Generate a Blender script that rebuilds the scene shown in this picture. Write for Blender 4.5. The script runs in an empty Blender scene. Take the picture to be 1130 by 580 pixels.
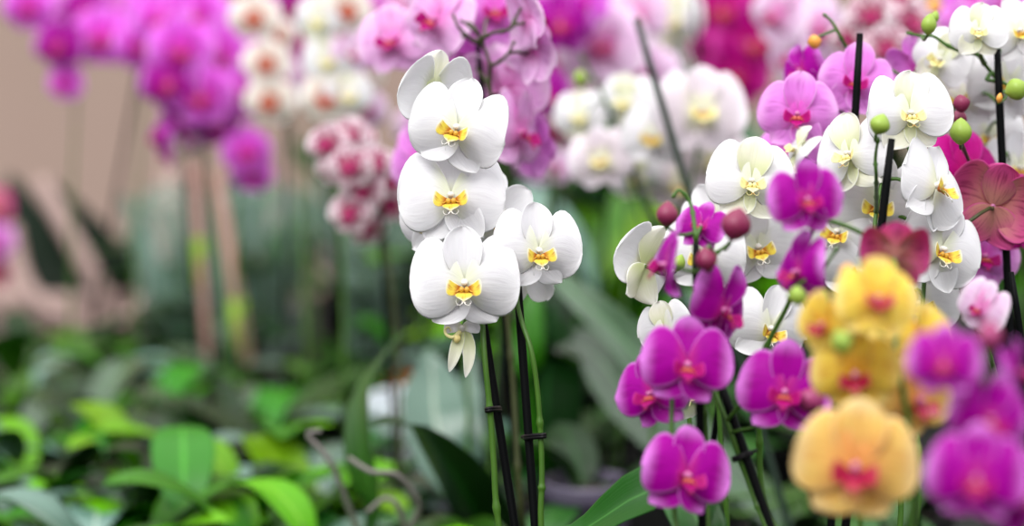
import bpy, math, random
import numpy as np
from mathutils import Vector, Matrix
C = bpy.context.scene.collection
PI = math.pi
rnd = random.Random(7)
V = Vector
# ------------------------------------------------------------------ camera geometry
FOC, SENS, IW, IH = 85.0, 36.0, 1130, 580
FP = IW*FOC/SENS
CAMZ, PITCH = 0.78, math.radians(8)
FW = V((0, math.cos(PITCH), -math.sin(PITCH))); UP = V((0, math.sin(PITCH), math.cos(PITCH))); RT = V((1, 0, 0))
CAM = V((0, 0, CAMZ))
def P(px, py, d):
    return CAM + d*(FW + RT*((px-IW/2)/FP) + UP*((IH/2-py)/FP))
# ------------------------------------------------------------------ materials
def lin(c):
    return tuple([(v/255/12.92 if v/255 <= .04045 else ((v/255+.055)/1.055)**2.4) for v in c]) + (1,)
MATS = {}
class NT:
    def __init__(s, name):
        s.m = bpy.data.materials.new(name); s.m.use_nodes = True
        s.t = s.m.node_tree; s.n = s.t.nodes; s.n.clear()
        s.out = s.n.new('ShaderNodeOutputMaterial')
    def new(s, kind, **kw):
        x = s.n.new(kind)
        for k, v in kw.items():
            if k in x.inputs: s.set(x, k, v)
            else: setattr(x, k, v)
        return x
    def set(s, node, key, v):
        i = node.inputs[key]
        if isinstance(v, bpy.types.NodeSocket): s.t.links.new(v, i)
        else: i.default_value = v
    def math(s, op, a, b=0.0, c=None):
        x = s.n.new('ShaderNodeMath'); x.operation = op
        s.set(x, 0, a); s.set(x, 1, b)
        if c is not None: s.set(x, 2, c)
        return x.outputs[0]
    def ramp(s, f, stops, interp='EASE'):
        x = s.n.new('ShaderNodeValToRGB'); s.set(x, 0, f); x.color_ramp.interpolation = interp
        e = x.color_ramp.elements
        e[0].position, e[0].color = stops[0]; e[1].position, e[1].color = stops[-1]
        for p, c in stops[1:-1]:
            q = e.new(p); q.color = c
        return x.outputs[0]
    def mix(s, f, a, b, bt='MIX'):
        x = s.n.new('ShaderNodeMix'); x.data_type = 'RGBA'; x.blend_type = bt
        s.set(x, 0, f); s.set(x, 6, a); s.set(x, 7, b)
        return x.outputs[2]
    def surf(s, sh): s.t.links.new(sh, s.out.inputs['Surface']); return s.m
def uvs(nt):
    u = nt.new('ShaderNodeUVMap'); sp = nt.new('ShaderNodeSeparateXYZ'); nt.t.links.new(u.outputs[0], sp.inputs[0])
    return u.outputs[0], sp.outputs[0], sp.outputs[1]
def leafy_shader(nt, col, rough, transl, bump=None, spec=.4, coat=0.0):
    b = nt.new('ShaderNodeBsdfPrincipled'); nt.set(b, 'Base Color', col); nt.set(b, 'Roughness', rough)
    nt.set(b, 'Specular IOR Level', spec); nt.set(b, 'Coat Weight', coat); nt.set(b, 'Coat Roughness', .3)
    if bump is not None:
        bp = nt.new('ShaderNodeBump'); nt.set(bp, 'Height', bump); nt.set(bp, 'Strength', .22); nt.set(bp, 'Distance', .002)
        nt.set(b, 'Normal', bp.outputs[0])
    tr = nt.new('ShaderNodeBsdfTranslucent'); nt.set(tr, 'Color', col)
    mx = nt.new('ShaderNodeMixShader'); nt.set(mx, 0, transl); nt.set(mx, 1, b.outputs[0]); nt.set(mx, 2, tr.outputs[0])
    return nt.surf(mx.outputs[0])
def petal_mat(name, centre, mid, edge, vein=None, veinamt=.25, blotch=None, p1=.12, p2=.6, transl=.38, bl_th=.5):
    nt = NT(name); uv, u, v = uvs(nt)
    au = nt.math('ABSOLUTE', nt.math('MULTIPLY_ADD', u, 2.0, -1.0))
    e = nt.math('MAXIMUM', nt.math('POWER', au, 3.0), v)
    e = nt.math('MULTIPLY', e, nt.math('MULTIPLY_ADD', v, .35, .65)) if False else e
    col = nt.ramp(v, [(0.0, lin(centre)), (p1, lin(centre)), (p2, lin(mid)), (1.0, lin(mid))])
    edf = nt.ramp(e, [(0, (0, 0, 0, 1)), (.62, (0, 0, 0, 1)), (1, (1, 1, 1, 1))])
    col = nt.mix(edf, col, lin(edge))
    mp = nt.new('ShaderNodeMapping'); nt.set(mp, 'Vector', uv); mp.inputs['Scale'].default_value = (22, 2.2, 1)
    nz = nt.new('ShaderNodeTexNoise'); nt.set(nz, 'Vector', mp.outputs[0]); nz.inputs['Scale'].default_value = 1.0; nz.inputs['Detail'].default_value = 2
    vf = nt.ramp(nz.outputs[0], [(.5, (0, 0, 0, 1)), (.72, (1, 1, 1, 1))])
    if vein:
        col = nt.mix(nt.math('MULTIPLY', vf, veinamt), col, lin(vein))
    if blotch:
        tc = nt.new('ShaderNodeMapping'); nt.set(tc, 'Vector', uv); tc.inputs['Scale'].default_value = (3.4, 3.6, 1)
        oi = nt.new('ShaderNodeObjectInfo')
        cb = nt.new('ShaderNodeCombineXYZ'); nt.set(cb, 2, nt.math('MULTIPLY', oi.outputs['Random'], 30.0))
        nt.t.links.new(cb.outputs[0], tc.inputs['Location'])
        n2 = nt.new('ShaderNodeTexNoise'); nt.set(n2, 'Vector', tc.outputs[0]); n2.inputs['Scale'].default_value = 1.8; n2.inputs['Detail'].default_value = 3
        bf = nt.ramp(n2.outputs[0], [(bl_th-.03, (0, 0, 0, 1)), (bl_th+.04, (1, 1, 1, 1))])
        col = nt.mix(nt.math('MULTIPLY', bf, nt.math('SUBTRACT', 1.0, nt.math('POWER', e, 4.0))), col, lin(blotch))
    m = leafy_shader(nt, col, .5, transl, nz.outputs[0], spec=.15)
    MATS[name] = m; return m
def leaf_mat(name, base, tip, rib, rough=.32, transl=.12, coat=.3):
    nt = NT(name); uv, u, v = uvs(nt)
    au = nt.math('ABSOLUTE', nt.math('MULTIPLY_ADD', u, 2.0, -1.0))
    oi = nt.new('ShaderNodeObjectInfo')
    tc = nt.new('ShaderNodeTexCoord')
    nz = nt.new('ShaderNodeTexNoise'); nt.set(nz, 'Vector', tc.outputs['Object']); nz.inputs['Scale'].default_value = 26; nz.inputs['Detail'].default_value = 4
    col = nt.mix(v, lin(base), lin(tip))
    col = nt.mix(nt.math('MULTIPLY', nz.outputs[0], .35), col, lin(tuple(x*.55 for x in base)))
    ribf = nt.ramp(au, [(0, (1, 1, 1, 1)), (.05, (.4, .4, .4, 1)), (.12, (0, 0, 0, 1))])
    col = nt.mix(ribf, col, lin(rib))
    hs = nt.new('ShaderNodeHueSaturation'); nt.set(hs, 'Color', col)
    nt.set(hs, 'Hue', nt.math('MULTIPLY_ADD', oi.outputs['Random'], .04, .48)); nt.set(hs, 'Value', nt.math('MULTIPLY_ADD', oi.outputs['Random'], .5, .75))
    mp = nt.new('ShaderNodeMapping'); nt.set(mp, 'Vector', uv); mp.inputs['Scale'].default_value = (16, 1.0, 1)
    n2 = nt.new('ShaderNodeTexNoise'); nt.set(n2, 'Vector', mp.outputs[0]); n2.inputs['Scale'].default_value = 1.5
    m = leafy_shader(nt, hs.outputs[0], rough, transl, n2.outputs[0], coat=coat)
    MATS[name] = m; return m
def plain(name, c, rough=.5, c2=None, sc=30, spec=.5, transl=0, coat=0, bump=0):
    nt = NT(name); tc = nt.new('ShaderNodeTexCoord')
    nz = nt.new('ShaderNodeTexNoise'); nt.set(nz, 'Vector', tc.outputs['Object']); nz.inputs['Scale'].default_value = sc; nz.inputs['Detail'].default_value = 5
    c2 = c2 or tuple(x*.8 for x in c)
    col = nt.mix(nz.outputs[0], lin(c), lin(c2))
    b = nt.new('ShaderNodeBsdfPrincipled'); nt.set(b, 'Base Color', col); nt.set(b, 'Roughness', rough); nt.set(b, 'Specular IOR Level', spec); nt.set(b, 'Coat Weight', coat)
    if bump:
        bp = nt.new('ShaderNodeBump'); nt.set(bp, 'Height', nz.outputs[0]); nt.set(bp, 'Strength', bump); nt.set(b, 'Normal', bp.outputs[0])
    if transl:
        tr = nt.new('ShaderNodeBsdfTranslucent'); nt.set(tr, 'Color', col)
        mx = nt.new('ShaderNodeMixShader'); nt.set(mx, 0, transl); nt.set(mx, 1, b.outputs[0]); nt.set(mx, 2, tr.outputs[0])
        m = nt.surf(mx.outputs[0])
    else: m = nt.surf(b.outputs[0])
    MATS[name] = m; return m
def stem_mat(name, c1, c2):
    return plain(name, c1, .42, c2, 60, .4, .05)
def sleeve_mat(name, tint):
    nt = NT(name)
    b = nt.new('ShaderNodeBsdfPrincipled'); nt.set(b, 'Base Color', lin(tint)); nt.set(b, 'Roughness', .25)
    tp = nt.new('ShaderNodeBsdfTransparent')
    uv, u, v = uvs(nt)
    mp = nt.new('ShaderNodeMapping'); nt.set(mp, 'Vector', uv); mp.inputs['Scale'].default_value = (14, .6, 1)
    nz = nt.new('ShaderNodeTexNoise'); nt.set(nz, 'Vector', mp.outputs[0]); nz.inputs['Scale'].default_value = 2
    f = nt.ramp(nz.outputs[0], [(.35, (.25, .25, .25, 1)), (.65, (.7, .7, .7, 1))])
    mx = nt.new('ShaderNodeMixShader'); nt.set(mx, 0, f); nt.set(mx, 1, tp.outputs[0]); nt.set(mx, 2, b.outputs[0])
    MATS[name] = nt.surf(mx.outputs[0]); return MATS[name]
# petal colours: centre, middle, edge
petal_mat('white_petal', (238, 240, 218), (246, 245, 248), (249, 248, 250), vein=(236, 233, 238), veinamt=.4, p1=.04, p2=.4, transl=.36)
petal_mat('blush_petal', (236, 236, 206), (240, 230, 236), (250, 244, 250), vein=(226, 214, 226), veinamt=.5, p1=.06, p2=.5, transl=.34)
petal_mat('cream_petal', (226, 232, 178), (249, 248, 232), (252, 251, 246), vein=(232, 232, 205), veinamt=.4, p1=.08, p2=.7, transl=.34)
petal_mat('magenta_petal', (200, 40, 150), (184, 0, 170), (230, 140, 232), vein=(140, 0, 120), veinamt=.5, p1=.03, p2=.35)
petal_mat('pink_petal', (244, 150, 222), (250, 202, 246), (253, 224, 250), vein=(196, 92, 190), veinamt=.5, p1=.05, p2=.55)
petal_mat('orchid_pink_petal', (228, 96, 206), (238, 152, 236), (246, 190, 244), vein=(176, 60, 170), veinamt=.5, p1=.05, p2=.5)
petal_mat('violet_petal', (236, 50, 210), (242, 112, 242), (246, 160, 248), vein=(180, 30, 170), veinamt=.4, p1=.1, p2=.6)
petal_mat('pale_petal', (236, 150, 210), (246, 218, 244), (252, 242, 252), vein=(222, 160, 214), veinamt=.4, p1=.1, p2=.5)
petal_mat('wine_petal', (196, 10, 120), (204, 8, 146), (222, 70, 180), vein=(120, 0, 80), veinamt=.5, p1=.1, p2=.5)
petal_mat('dusty_wine_petal', (216, 150, 140), (216, 92, 150), (226, 96, 170), vein=(140, 30, 80), veinamt=.7, p1=.15, p2=.8)
petal_mat('yellow_petal', (236, 184, 60), (246, 222, 96), (250, 232, 150), vein=(216, 130, 30), veinamt=.5, p1=.08, p2=.6)
petal_mat('amber_petal', (240, 172, 96), (247, 214, 122), (250, 228, 170), vein=(226, 150, 70), veinamt=.5, p1=.1, p2=.7)
petal_mat('speckled_petal', (190, 40, 90), (246, 232, 238), (250, 244, 246), vein=(220, 150, 190), veinamt=.3, blotch=(164, 0, 96), bl_th=.5)
petal_mat('white_lip', (206, 120, 50), (236, 216, 84), (248, 244, 222), vein=(170, 70, 40), veinamt=.8, p1=.15, p2=.45, transl=.2)
petal_mat('yellowish_lip', (196, 140, 60), (244, 238, 170), (250, 248, 214), vein=(200, 120, 60), veinamt=.4, p1=.1, p2=.4, transl=.2)
petal_mat('crimson_lip', (196, 60, 90), (168, 0, 112), (206, 50, 150), vein=(140, 0, 60), veinamt=.6, p1=.1, p2=.4, transl=.2)
petal_mat('red_heart_petal', (214, 120, 80), (248, 240, 232), (252, 250, 248), p1=.14, p2=.4, vein=(240, 220, 210), veinamt=.4)
plain('white_column', (246, 240, 232), .35)
plain('yellow_lip', (232, 204, 50), .4, (244, 232, 190), 130)
plain('red_callus', (178, 96, 34), .4, (226, 190, 60), 200)
plain('cream_lip', (240, 236, 190), .4, (226, 210, 110), 120)
plain('magenta_lip', (176, 10, 90), .4, (150, 0, 90), 120)
plain('pink_column', (226, 130, 190), .4)
plain('orange_callus', (214, 120, 70), .4, (190, 60, 90), 180)
plain('red_lip', (176, 12, 50), .4, (150, 0, 60), 120)
plain('rust_lip', (186, 84, 50), .4, (160, 50, 40), 90)
stem_mat('green_stem', (74, 112, 34), (52, 92, 24)); stem_mat('dark_stem', (60, 84, 44), (50, 60, 40)); stem_mat('purple_stem', (70, 84, 40), (60, 52, 36))
plain('black_stake', (7, 8, 9), .5, (4, 5, 6), 40, .08)
plain('green_stake', (34, 58, 40), .4, (22, 40, 30), 40)
plain('clip', (14, 11, 15), .4, None, 30, .2)
plain('green_bud', (170, 196, 84), .4, (140, 172, 60), 60, transl=.15)
plain('wine_bud', (150, 44, 88), .45, (120, 36, 70), 60, transl=.1)
plain('pink_bud', (176, 60, 130), .45, (150, 60, 90), 60, transl=.1)
plain('orange_bud', (232, 170, 70), .4, (220, 140, 60), 60)
plain('dark_leaf_stem', (50, 96, 30), .4)
leaf_mat('orchid_leaf', (34, 84, 18), (40, 96, 20), (70, 124, 50), rough=.36, coat=.15)
leaf_mat('deep_leaf', (14, 48, 6), (18, 54, 8), (40, 90, 34), rough=.4, coat=.05)
leaf_mat('shiny_leaf', (42, 82, 40), (48, 90, 46), (90, 140, 84), rough=.24, coat=.9)
leaf_mat('bright_leaf', (104, 172, 0), (118, 186, 2), (150, 200, 60), rough=.45, transl=.3, coat=.0)
leaf_mat('mid_leaf', (54, 116, 4), (64, 130, 6), (90, 160, 40), rough=.42, transl=.25, coat=.05)
leaf_mat('sheen_leaf', (94, 130, 114), (104, 140, 124), (170, 190, 170), rough=.3, coat=.5)  # pale grey-green base colour stands in for sky reflected on green leaves
leaf_mat('black_leaf', (10, 32, 16), (12, 38, 20), (24, 52, 30), rough=.5, coat=.0)
plain('root', (128, 118, 118), .6, (90, 90, 80), 50)
plain('bark', (54, 38, 28), .9, (20, 14, 10), 60, bump=.8)
plain('black_pot', (26, 26, 28), .4); plain('grey_pot', (96, 88, 108), .35, (82, 76, 94), 12); plain('terracotta_pot', (208, 122, 40), .6, (190, 100, 30), 14)
plain('white_pot', (214, 222, 228), .4, (200, 210, 218), 12); plain('beige_pot', (176, 150, 142), .6, (160, 134, 128), 10)
plain('bench', (16, 18, 16), .85, (8, 10, 8), 40, bump=.4); plain('bench_metal', (90, 94, 92), .4)
plain('floor', (92, 90, 86), .85, (74, 72, 70), 6, bump=.2)
plain('wall', (176, 152, 140), .9, (164, 140, 128), 3); plain('wood_stick', (190, 150, 140), .7, (170, 126, 112), 20); plain('lime_tape', (160, 200, 40), .5)
sleeve_mat('sleeve', (138, 166, 152))
# ------------------------------------------------------------------ mesh helpers
class MB:
    def __init__(s): s.v = []; s.f = []; s.uv = []; s.mi = []; s.mats = []
    def mat(s, m):
        if m not in s.mats: s.mats.append(m)
        return s.mats.index(m)
    def grid(s, pts, uvg, mat, closed=False):
        """pts[i][j]"""
        k = s.mat(mat); o = len(s.v); n, m = len(pts), len(pts[0])
        for r in pts: s.v += [tuple(p) for p in r]
        for i in range(n-1):
            for j in range(m if closed else m-1):
                j2 = (j+1) % m
                s.f.append((o+i*m+j, o+i*m+j2, o+(i+1)*m+j2, o+(i+1)*m+j)); s.mi.append(k)
                s.uv.append([uvg(i, j), uvg(i, j+1), uvg(i+1, j+1), uvg(i+1, j)])
    def data(s, name):
        me = bpy.data.meshes.new(name); me.from_pydata(s.v, [], s.f)
        for m in s.mats: me.materials.append(MATS[m])
        me.polygons.foreach_set('material_index', s.mi); me.polygons.foreach_set('use_smooth', [True]*len(s.f))
        ul = me.uv_layers.new(name='UVMap'); flat = []
        for q in s.uv:
            for a in q: flat += [a[0], a[1]]
        ul.data.foreach_set('uv', flat)
        import bmesh
        b = bmesh.new(); b.from_mesh(me); bmesh.ops.remove_doubles(b, verts=b.verts, dist=1e-5); b.to_mesh(me); b.free()
        me.update(); return me
    def build(s, name, parent=None):
        return link(name, s.data(name), parent)
def link(name, data, parent=None, mw=None):
    o = bpy.data.objects.new(name, data); C.objects.link(o)
    if parent is not None: o.parent = parent
    if mw is not None: o.matrix_basis = mw
    return o
def catmull(pts, n):
    pts = [V(p) for p in pts]
    if len(pts) == 2: return [pts[0].lerp(pts[1], i/(n-1)) for i in range(n)]
    q = [2*pts[0]-pts[1]] + pts + [2*pts[-1]-pts[-2]]
    cum = [0]
    for i in range(len(pts)-1): cum.append(cum[-1]+(pts[i+1]-pts[i]).length**.7)
    out = []
    for k in range(n):
        s = cum[-1]*k/(n-1); i = 0
        while i < len(pts)-2 and s > cum[i+1]: i += 1
        t = (s-cum[i])/max(1e-9, cum[i+1]-cum[i]); a, b, c, d = q[i:i+4]
        out.append(.5*((2*b)+(c-a)*t+(2*a-5*b+4*c-d)*t*t+(3*b-a-3*c+d)*t**3))
    return out
def tube(mb, path, rad, mat, seg=8, cap=True):
    n = len(path); ring = []; ref = None
    for i, p in enumerate(path):
        t = (path[min(i+1, n-1)]-path[max(i-1, 0)]).normalized()
        if ref is None: ref = t.orthogonal().normalized()
        ref = (ref-t*ref.dot(t)).normalized(); b = t.cross(ref)
        r = rad(i/(n-1)) if callable(rad) else rad
        ring.append([p+(ref*math.cos(a)+b*math.sin(a))*r for a in [2*PI*k/seg for k in range(seg)]])
    if cap: ring = [[path[0]]*seg]+ring+[[path[-1]]*seg]
    mb.grid(ring, lambda i, j: (j/seg, i/len(ring)), mat, closed=True)
def lathe(mb, prof, mat, seg=28, c=(0, 0, 0), ridge=None):
    r = []
    for rr, z in prof:
        r.append([V((c[0]+(rr*(1+(ridge(a, z) if ridge else 0)))*math.cos(a), c[1]+(rr*(1+(ridge(a, z) if ridge else 0)))*math.sin(a), c[2]+z)) for a in [2*PI*k/seg for k in range(seg)]])
    mb.grid(r, lambda i, j: (j/seg, i/len(prof)), mat, closed=True)
def sheet(mb, f, nt, nv, mat, th):
    """f(t,v)->Vector, t 0..1, v -1..1; a closed thin solid"""
    T = [(1-math.cos(PI*i/nt))/2 for i in range(nt+1)]; W = [math.sin(PI/2*(-1+2*j/nv)) for j in range(nv+1)]
    g = [[f(t, v) for v in W] for t in T]
    nn = [[None]*(nv+1) for _ in T]
    for i in range(nt+1):
        for j in range(nv+1):
            a = g[min(i+1, nt)][j]-g[max(i-1, 0)][j]; b = g[i][min(j+1, nv)]-g[i][max(j-1, 0)]
            if b.length < 1e-9:
                i2 = 1 if i == 0 else nt-1; b = g[i2][min(j+1, nv)]-g[i2][max(j-1, 0)]
            n = a.cross(b)
            nn[i][j] = n.normalized() if n.length > 1e-12 else V((0, -1, 0))
    full = []
    for i, t in enumerate(T):
        e = th*(.35+.65*math.sin(PI*min(1, max(0, t*.98+.01))))
        row = [g[i][j]+nn[i][j]*e*math.sqrt(max(0, 1-W[j]**2))*.5 for j in range(nv+1)]
        back = [g[i][j]-nn[i][j]*e*math.sqrt(max(0, 1-W[j]**2))*.5 for j in range(nv-1, 0, -1)]
        full.append(row+back)
    m = 2*nv
    def uvf(i, j):
        w = W[j] if j <= nv else W[2*nv-j] if j < 2*nv else W[0]
        return (w*.5+.5, T[i])
    mb.grid(full, uvf, mat, closed=True)
def prof(t, tm, q1, q2):
    """width profile peaking at tm"""
    if t < tm: return math.sin(PI/2*t/tm)**q1
    return max(0.0, math.cos(PI/2*(t-tm)/(1-tm)))**q2
# ------------------------------------------------------------------ flower meshes (unit width 1, facing -Y)
def tepal(mat, ang, L, hw, tm, q1, q2, back, cup, skew, rng, th=.016, y0=0.0, rip=.012, recurve=0.0):
    mb = MB(); ph = rng.random()*6; a = math.radians(ang)
    ca, sa = math.cos(a), math.sin(a)
    k1 = rng.uniform(-.03, .03); k2 = rng.uniform(.8, 1.2)
    def f(t, v):
        w = hw*prof(t, tm, q1, q2)
        x = v*w + skew*math.sin(PI*t)*.12
        z = L*t
        y = y0 + back*L*t*t*k2 + cup*(v*w)**2/hw + rip*math.sin(3.1*t+ph+2.6*v)*t + rip*.8*math.sin(7*v+ph)*abs(v)*t + k1*t*v
        y += recurve*max(0, t-.6)**2 + .012*math.exp(-(v*w/.02)**2)*(1-t)*.6
        # rotate about Y by ang (clockwise from up)
        return V((x*ca+z*sa, y, -x*sa+z*ca))
    sheet(mb, f, 14, 10, mat, th); return mb
SPEC = {}
def species(key, petal, sepal, lip, callus, column, lipscale=1.0, petal_hw=.375, sepal_hw=.175, tip=None, dl=.50, pang=88):
    rng = random.Random(hash(key) % 1000 if False else sum(map(ord, key)))
    var = []
    for k in range(3):
        d = {}
        j = lambda s: rng.uniform(-s, s)
        d['petalR'] = tepal(petal, pang+j(3), .50, petal_hw, .57, .58, .43, .08+j(.05), .30+j(.15), -.6, rng, y0=-.015).data('petal')
        d['petalL'] = tepal(petal, -pang+j(3), .50, petal_hw, .57, .58, .43, .08+j(.05), .30+j(.15), .6, rng, y0=-.015).data('petal')
        d['dorsal'] = tepal(sepal, j(4), dl, sepal_hw*1.05, .6, .6, .5, .02+j(.08), -.5+j(.3), 0, rng, y0=.03).data('sepal')
        d['latR'] = tepal(sepal, 142+j(4), .46, sepal_hw, .5, .55, .62, .20+j(.06), -.2, .3, rng, y0=.055).data('sepal')
        d['latL'] = tepal(sepal, -142+j(4), .46, sepal_hw, .5, .55, .62, .20+j(.06), -.2, -.3, rng, y0=.055).data('sepal')
        # lip: side lobes rise like wings, mid lobe points forward and down, two curled tendrils
        m = MB(); S = lipscale*1.0
        for sg in (-1, 1):
            def side(t, v, sg=sg):
                w = .062*S*prof(t, .62, .5, .55)
                an = PI*.5*t
                cx = .02+.12*S*math.sin(an); cz = -.055*S-.03*S*t+.10*S*t**2.2; cy = -.05-.10*S*math.sin(PI*t*.6)
                return V((sg*(cx+v*w*.25), cy-.55*v*w-.25*abs(v)*w, cz-v*w*.95))
            sheet(m, side, 9, 7, lip, .008)
        def midl(t, v):
            w = S*(.02+.055*prof(min(1, max(0, (t-.2)/.8)), .4, .8, .8) if t > .2 else .02)
            return V((v*w, -.045-.14*S*math.sin(PI*.5*t)+.6*(v*w)**2/.06*.4, -.06*S-.10*S*t**1.1+.03*abs(v)*t))
        sheet(m, midl, 10, 6, lip, .012)
        for sg in (-1, 1):
            pth = [V((sg*.008, -.18*S, -.155*S)), V((sg*.02, -.2*S, -.175*S)), V((sg*.05, -.19*S, -.18*S)), V((sg*.07, -.17*S, -.15*S)), V((sg*.055, -.16*S, -.13*S))]
            tube(m, catmull(pth, 9), lambda t: .006*(1.1-t), tip or lip, 5)
        for sg in (-1, 1):
            lathe(m, [(0.0001, -.03), (.018, -.022), (.028, 0), (.02, .02), (.0001, .03)], callus, 8, (sg*.024, -.105, -.055*S))
            tube(m, [V((sg*.03, -.08, -.05)), V((sg*.06, -.12, -.075)), V((sg*.085, -.135, -.085))], lambda t: .009*(1.2-t), callus, 5)
        d['lip'] = m.data('lip')
        m = MB()
        pth = catmull([V((0, .05, .0)), V((0, 0, .0)), V((0, -.05, .006)), V((0, -.095, -.012))], 8)
        tube(m, pth, lambda t: .022+.012*math.sin(PI*min(1, t*1.05)) if t < .95 else .014, column, 10)
        lathe(m, [(.0001, -.026), (.02, -.02), (.031, -.004), (.029, .012), (.016, .024), (.0001, .028)], column, 12, (0, -.088, .0))
        d['flower'] = m.data('flower')
        var.append(d)
    SPEC[key] = var
species('white', 'white_petal', 'white_petal', 'white_lip', 'red_callus', 'white_column', tip='white_column', lipscale=1.1, pang=94, dl=.52)
species('blush', 'blush_petal', 'blush_petal', 'yellowish_lip', 'red_callus', 'white_column')
species('cream', 'white_petal', 'cream_petal', 'yellowish_lip', 'cream_lip', 'white_column', petal_hw=.375, sepal_hw=.2)
species('magenta', 'magenta_petal', 'magenta_petal', 'crimson_lip', 'orange_callus', 'pink_column', lipscale=1.15, sepal_hw=.17, petal_hw=.335, dl=.54)
species('pink', 'pink_petal', 'pink_petal', 'crimson_lip', 'orange_callus', 'pink_column', lipscale=1.15, petal_hw=.375, sepal_hw=.2)
species('orchid', 'orchid_pink_petal', 'orchid_pink_petal', 'crimson_lip', 'orange_callus', 'pink_column', lipscale=1.15, petal_hw=.335, dl=.54, sepal_hw=.2)
species('violet', 'violet_petal', 'violet_petal', 'crimson_lip', 'orange_callus', 'pink_column', lipscale=1.15, petal_hw=.335, dl=.54, sepal_hw=.2)
species('pale', 'pale_petal', 'pale_petal', 'crimson_lip', 'orange_callus', 'pink_column', lipscale=.85, petal_hw=.375, sepal_hw=.2)
species('wine', 'wine_petal', 'wine_petal', 'red_lip', 'orange_callus', 'pink_column', petal_hw=.335, dl=.54, sepal_hw=.2)
species('dusty', 'dusty_wine_petal', 'dusty_wine_petal', 'red_lip', 'orange_callus', 'pink_column', petal_hw=.375, sepal_hw=.2)
species('yellow', 'yellow_petal', 'yellow_petal', 'red_lip', 'red_lip', 'pink_column', lipscale=1.15, petal_hw=.335, dl=.54, sepal_hw=.2)
species('amber', 'amber_petal', 'amber_petal', 'red_lip', 'magenta_lip', 'pink_column', lipscale=1.25, petal_hw=.335, dl=.54, sepal_hw=.21)
species('speckled', 'speckled_petal', 'speckled_petal', 'magenta_lip', 'magenta_lip', 'pink_column', petal_hw=.30, sepal_hw=.2)
species('redheart', 'red_heart_petal', 'red_heart_petal', 'rust_lip', 'rust_lip', 'rust_lip', lipscale=1.2, petal_hw=.32, sepal_hw=.2)

def rotm(yaw, pitch, roll):
    r = math.radians
    return Matrix.Rotation(r(yaw), 4, 'Z') @ Matrix.Rotation(r(-(pitch+8)), 4, 'X') @ Matrix.Rotation(r(roll), 4, 'Y')
def nearest(paths, p):
    best = None
    for pa in paths:
        for i in range(len(pa)):
            d = (pa[i]-p).length
            if best is None or d < best[0]: best = (d, pa[i])
    return best
def flower(root, key, px, py, d, w, yaw=0, pitch=0, roll=0, paths=(), stemmat='green_stem', openn=1.0, ped=True, parts=None):
    c = P(px, py, d); s = w*d/FP; var = rnd.choice(SPEC[key])
    R = rotm(yaw, pitch, roll); M = Matrix.Translation(c-root.location) @ R @ Matrix.Scale(s, 4)
    fl = link('flower', var['flower'], root, M)
    for nm, k in (('sepal', 'dorsal'), ('sepal', 'latR'), ('sepal', 'latL'), ('petal', 'petalR'), ('petal', 'petalL'), ('lip', 'lip')):
        if parts and k not in parts: continue
        mw = Matrix.Identity(4)
        if k == 'petalR': mw = Matrix.Rotation(math.radians(rnd.uniform(-7, 7)+(1-openn)*55), 4, 'Z') @ Matrix.Rotation(math.radians(rnd.uniform(-5, 5)), 4, 'Y')
        elif k == 'petalL': mw = Matrix.Rotation(math.radians(rnd.uniform(-7, 7)-(1-openn)*55), 4, 'Z') @ Matrix.Rotation(math.radians(rnd.uniform(-5, 5)), 4, 'Y')
        elif k == 'dorsal': mw = Matrix.Rotation(math.radians(rnd.uniform(-8, 8)+(1-openn)*40), 4, 'X')
        elif k in ('latR', 'latL'): mw = Matrix.Rotation(math.radians(rnd.uniform(-6, 6)-(1-openn)*35), 4, 'X')
        # openn<1 swings tips forward (towards -Y)
        if openn < 1 and k == 'petalR': mw = Matrix.Rotation(-math.radians((1-openn)*70), 4, 'Z')
        if openn < 1 and k == 'petalL': mw = Matrix.Rotation(math.radians((1-openn)*70), 4, 'Z')
        link(nm, var[k], fl, mw)
    if ped and paths:
        Bk = (R @ V((0, 1, 0))).normalized(); p0 = c+Bk*.045*s
        dist, q = nearest(paths, p0+Bk*.02)
        p1 = p0+Bk*min(.022, dist*.45)+V((0, 0, -.002)); mid = p1.lerp(q, .55)+V((0, 0, min(.012, dist*.2)))
        Mi = M.inverted(); o = root.location
        pts = [Mi @ (a-o) for a in catmull([p0, p1, mid, q], 12)]
        mb = MB(); tube(mb, pts, lambda t: (.0013+.0004*t)/s, stemmat, 6)
        mb.build('pedicel', fl)
    return fl
def bud(root, mat, px, py, d, w, h=1.25, tilt=0, paths=(), stemmat='green_stem', yaw=0):
    mb = MB(); n = 12; pr = []
    for i in range(n+1):
        t = i/n; pr.append((max(.0005, .5*math.sin(PI*t)**.75*(1-.18*t)), (t-.5)*h))
    lathe(mb, pr, mat, 18, ridge=lambda a, z: .06*abs(math.cos(1.5*a))-.03)
    c = P(px, py, d); s = w*d/FP
    M = Matrix.Translation(c-root.location) @ Matrix.Rotation(math.radians(yaw), 4, 'X') @ Matrix.Rotation(math.radians(tilt), 4, 'Y') @ Matrix.Scale(s, 4)
    b = link('bud', mb.data('bud'), root, M)
    if paths:
        R = Matrix.Rotation(math.radians(tilt), 3, 'Y'); p0 = c+R @ V((0, 0, -h*.47*s))
        dist, q = nearest(paths, p0); mid = p0.lerp(q, .5)+(R @ V((0, 0, -.004)))
        Mi = M.inverted(); m = MB(); tube(m, [Mi @ (a-root.location) for a in catmull([p0, mid, q], 8)], .0013/s, stemmat, 6); m.build('pedicel', b)
    return b
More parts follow.
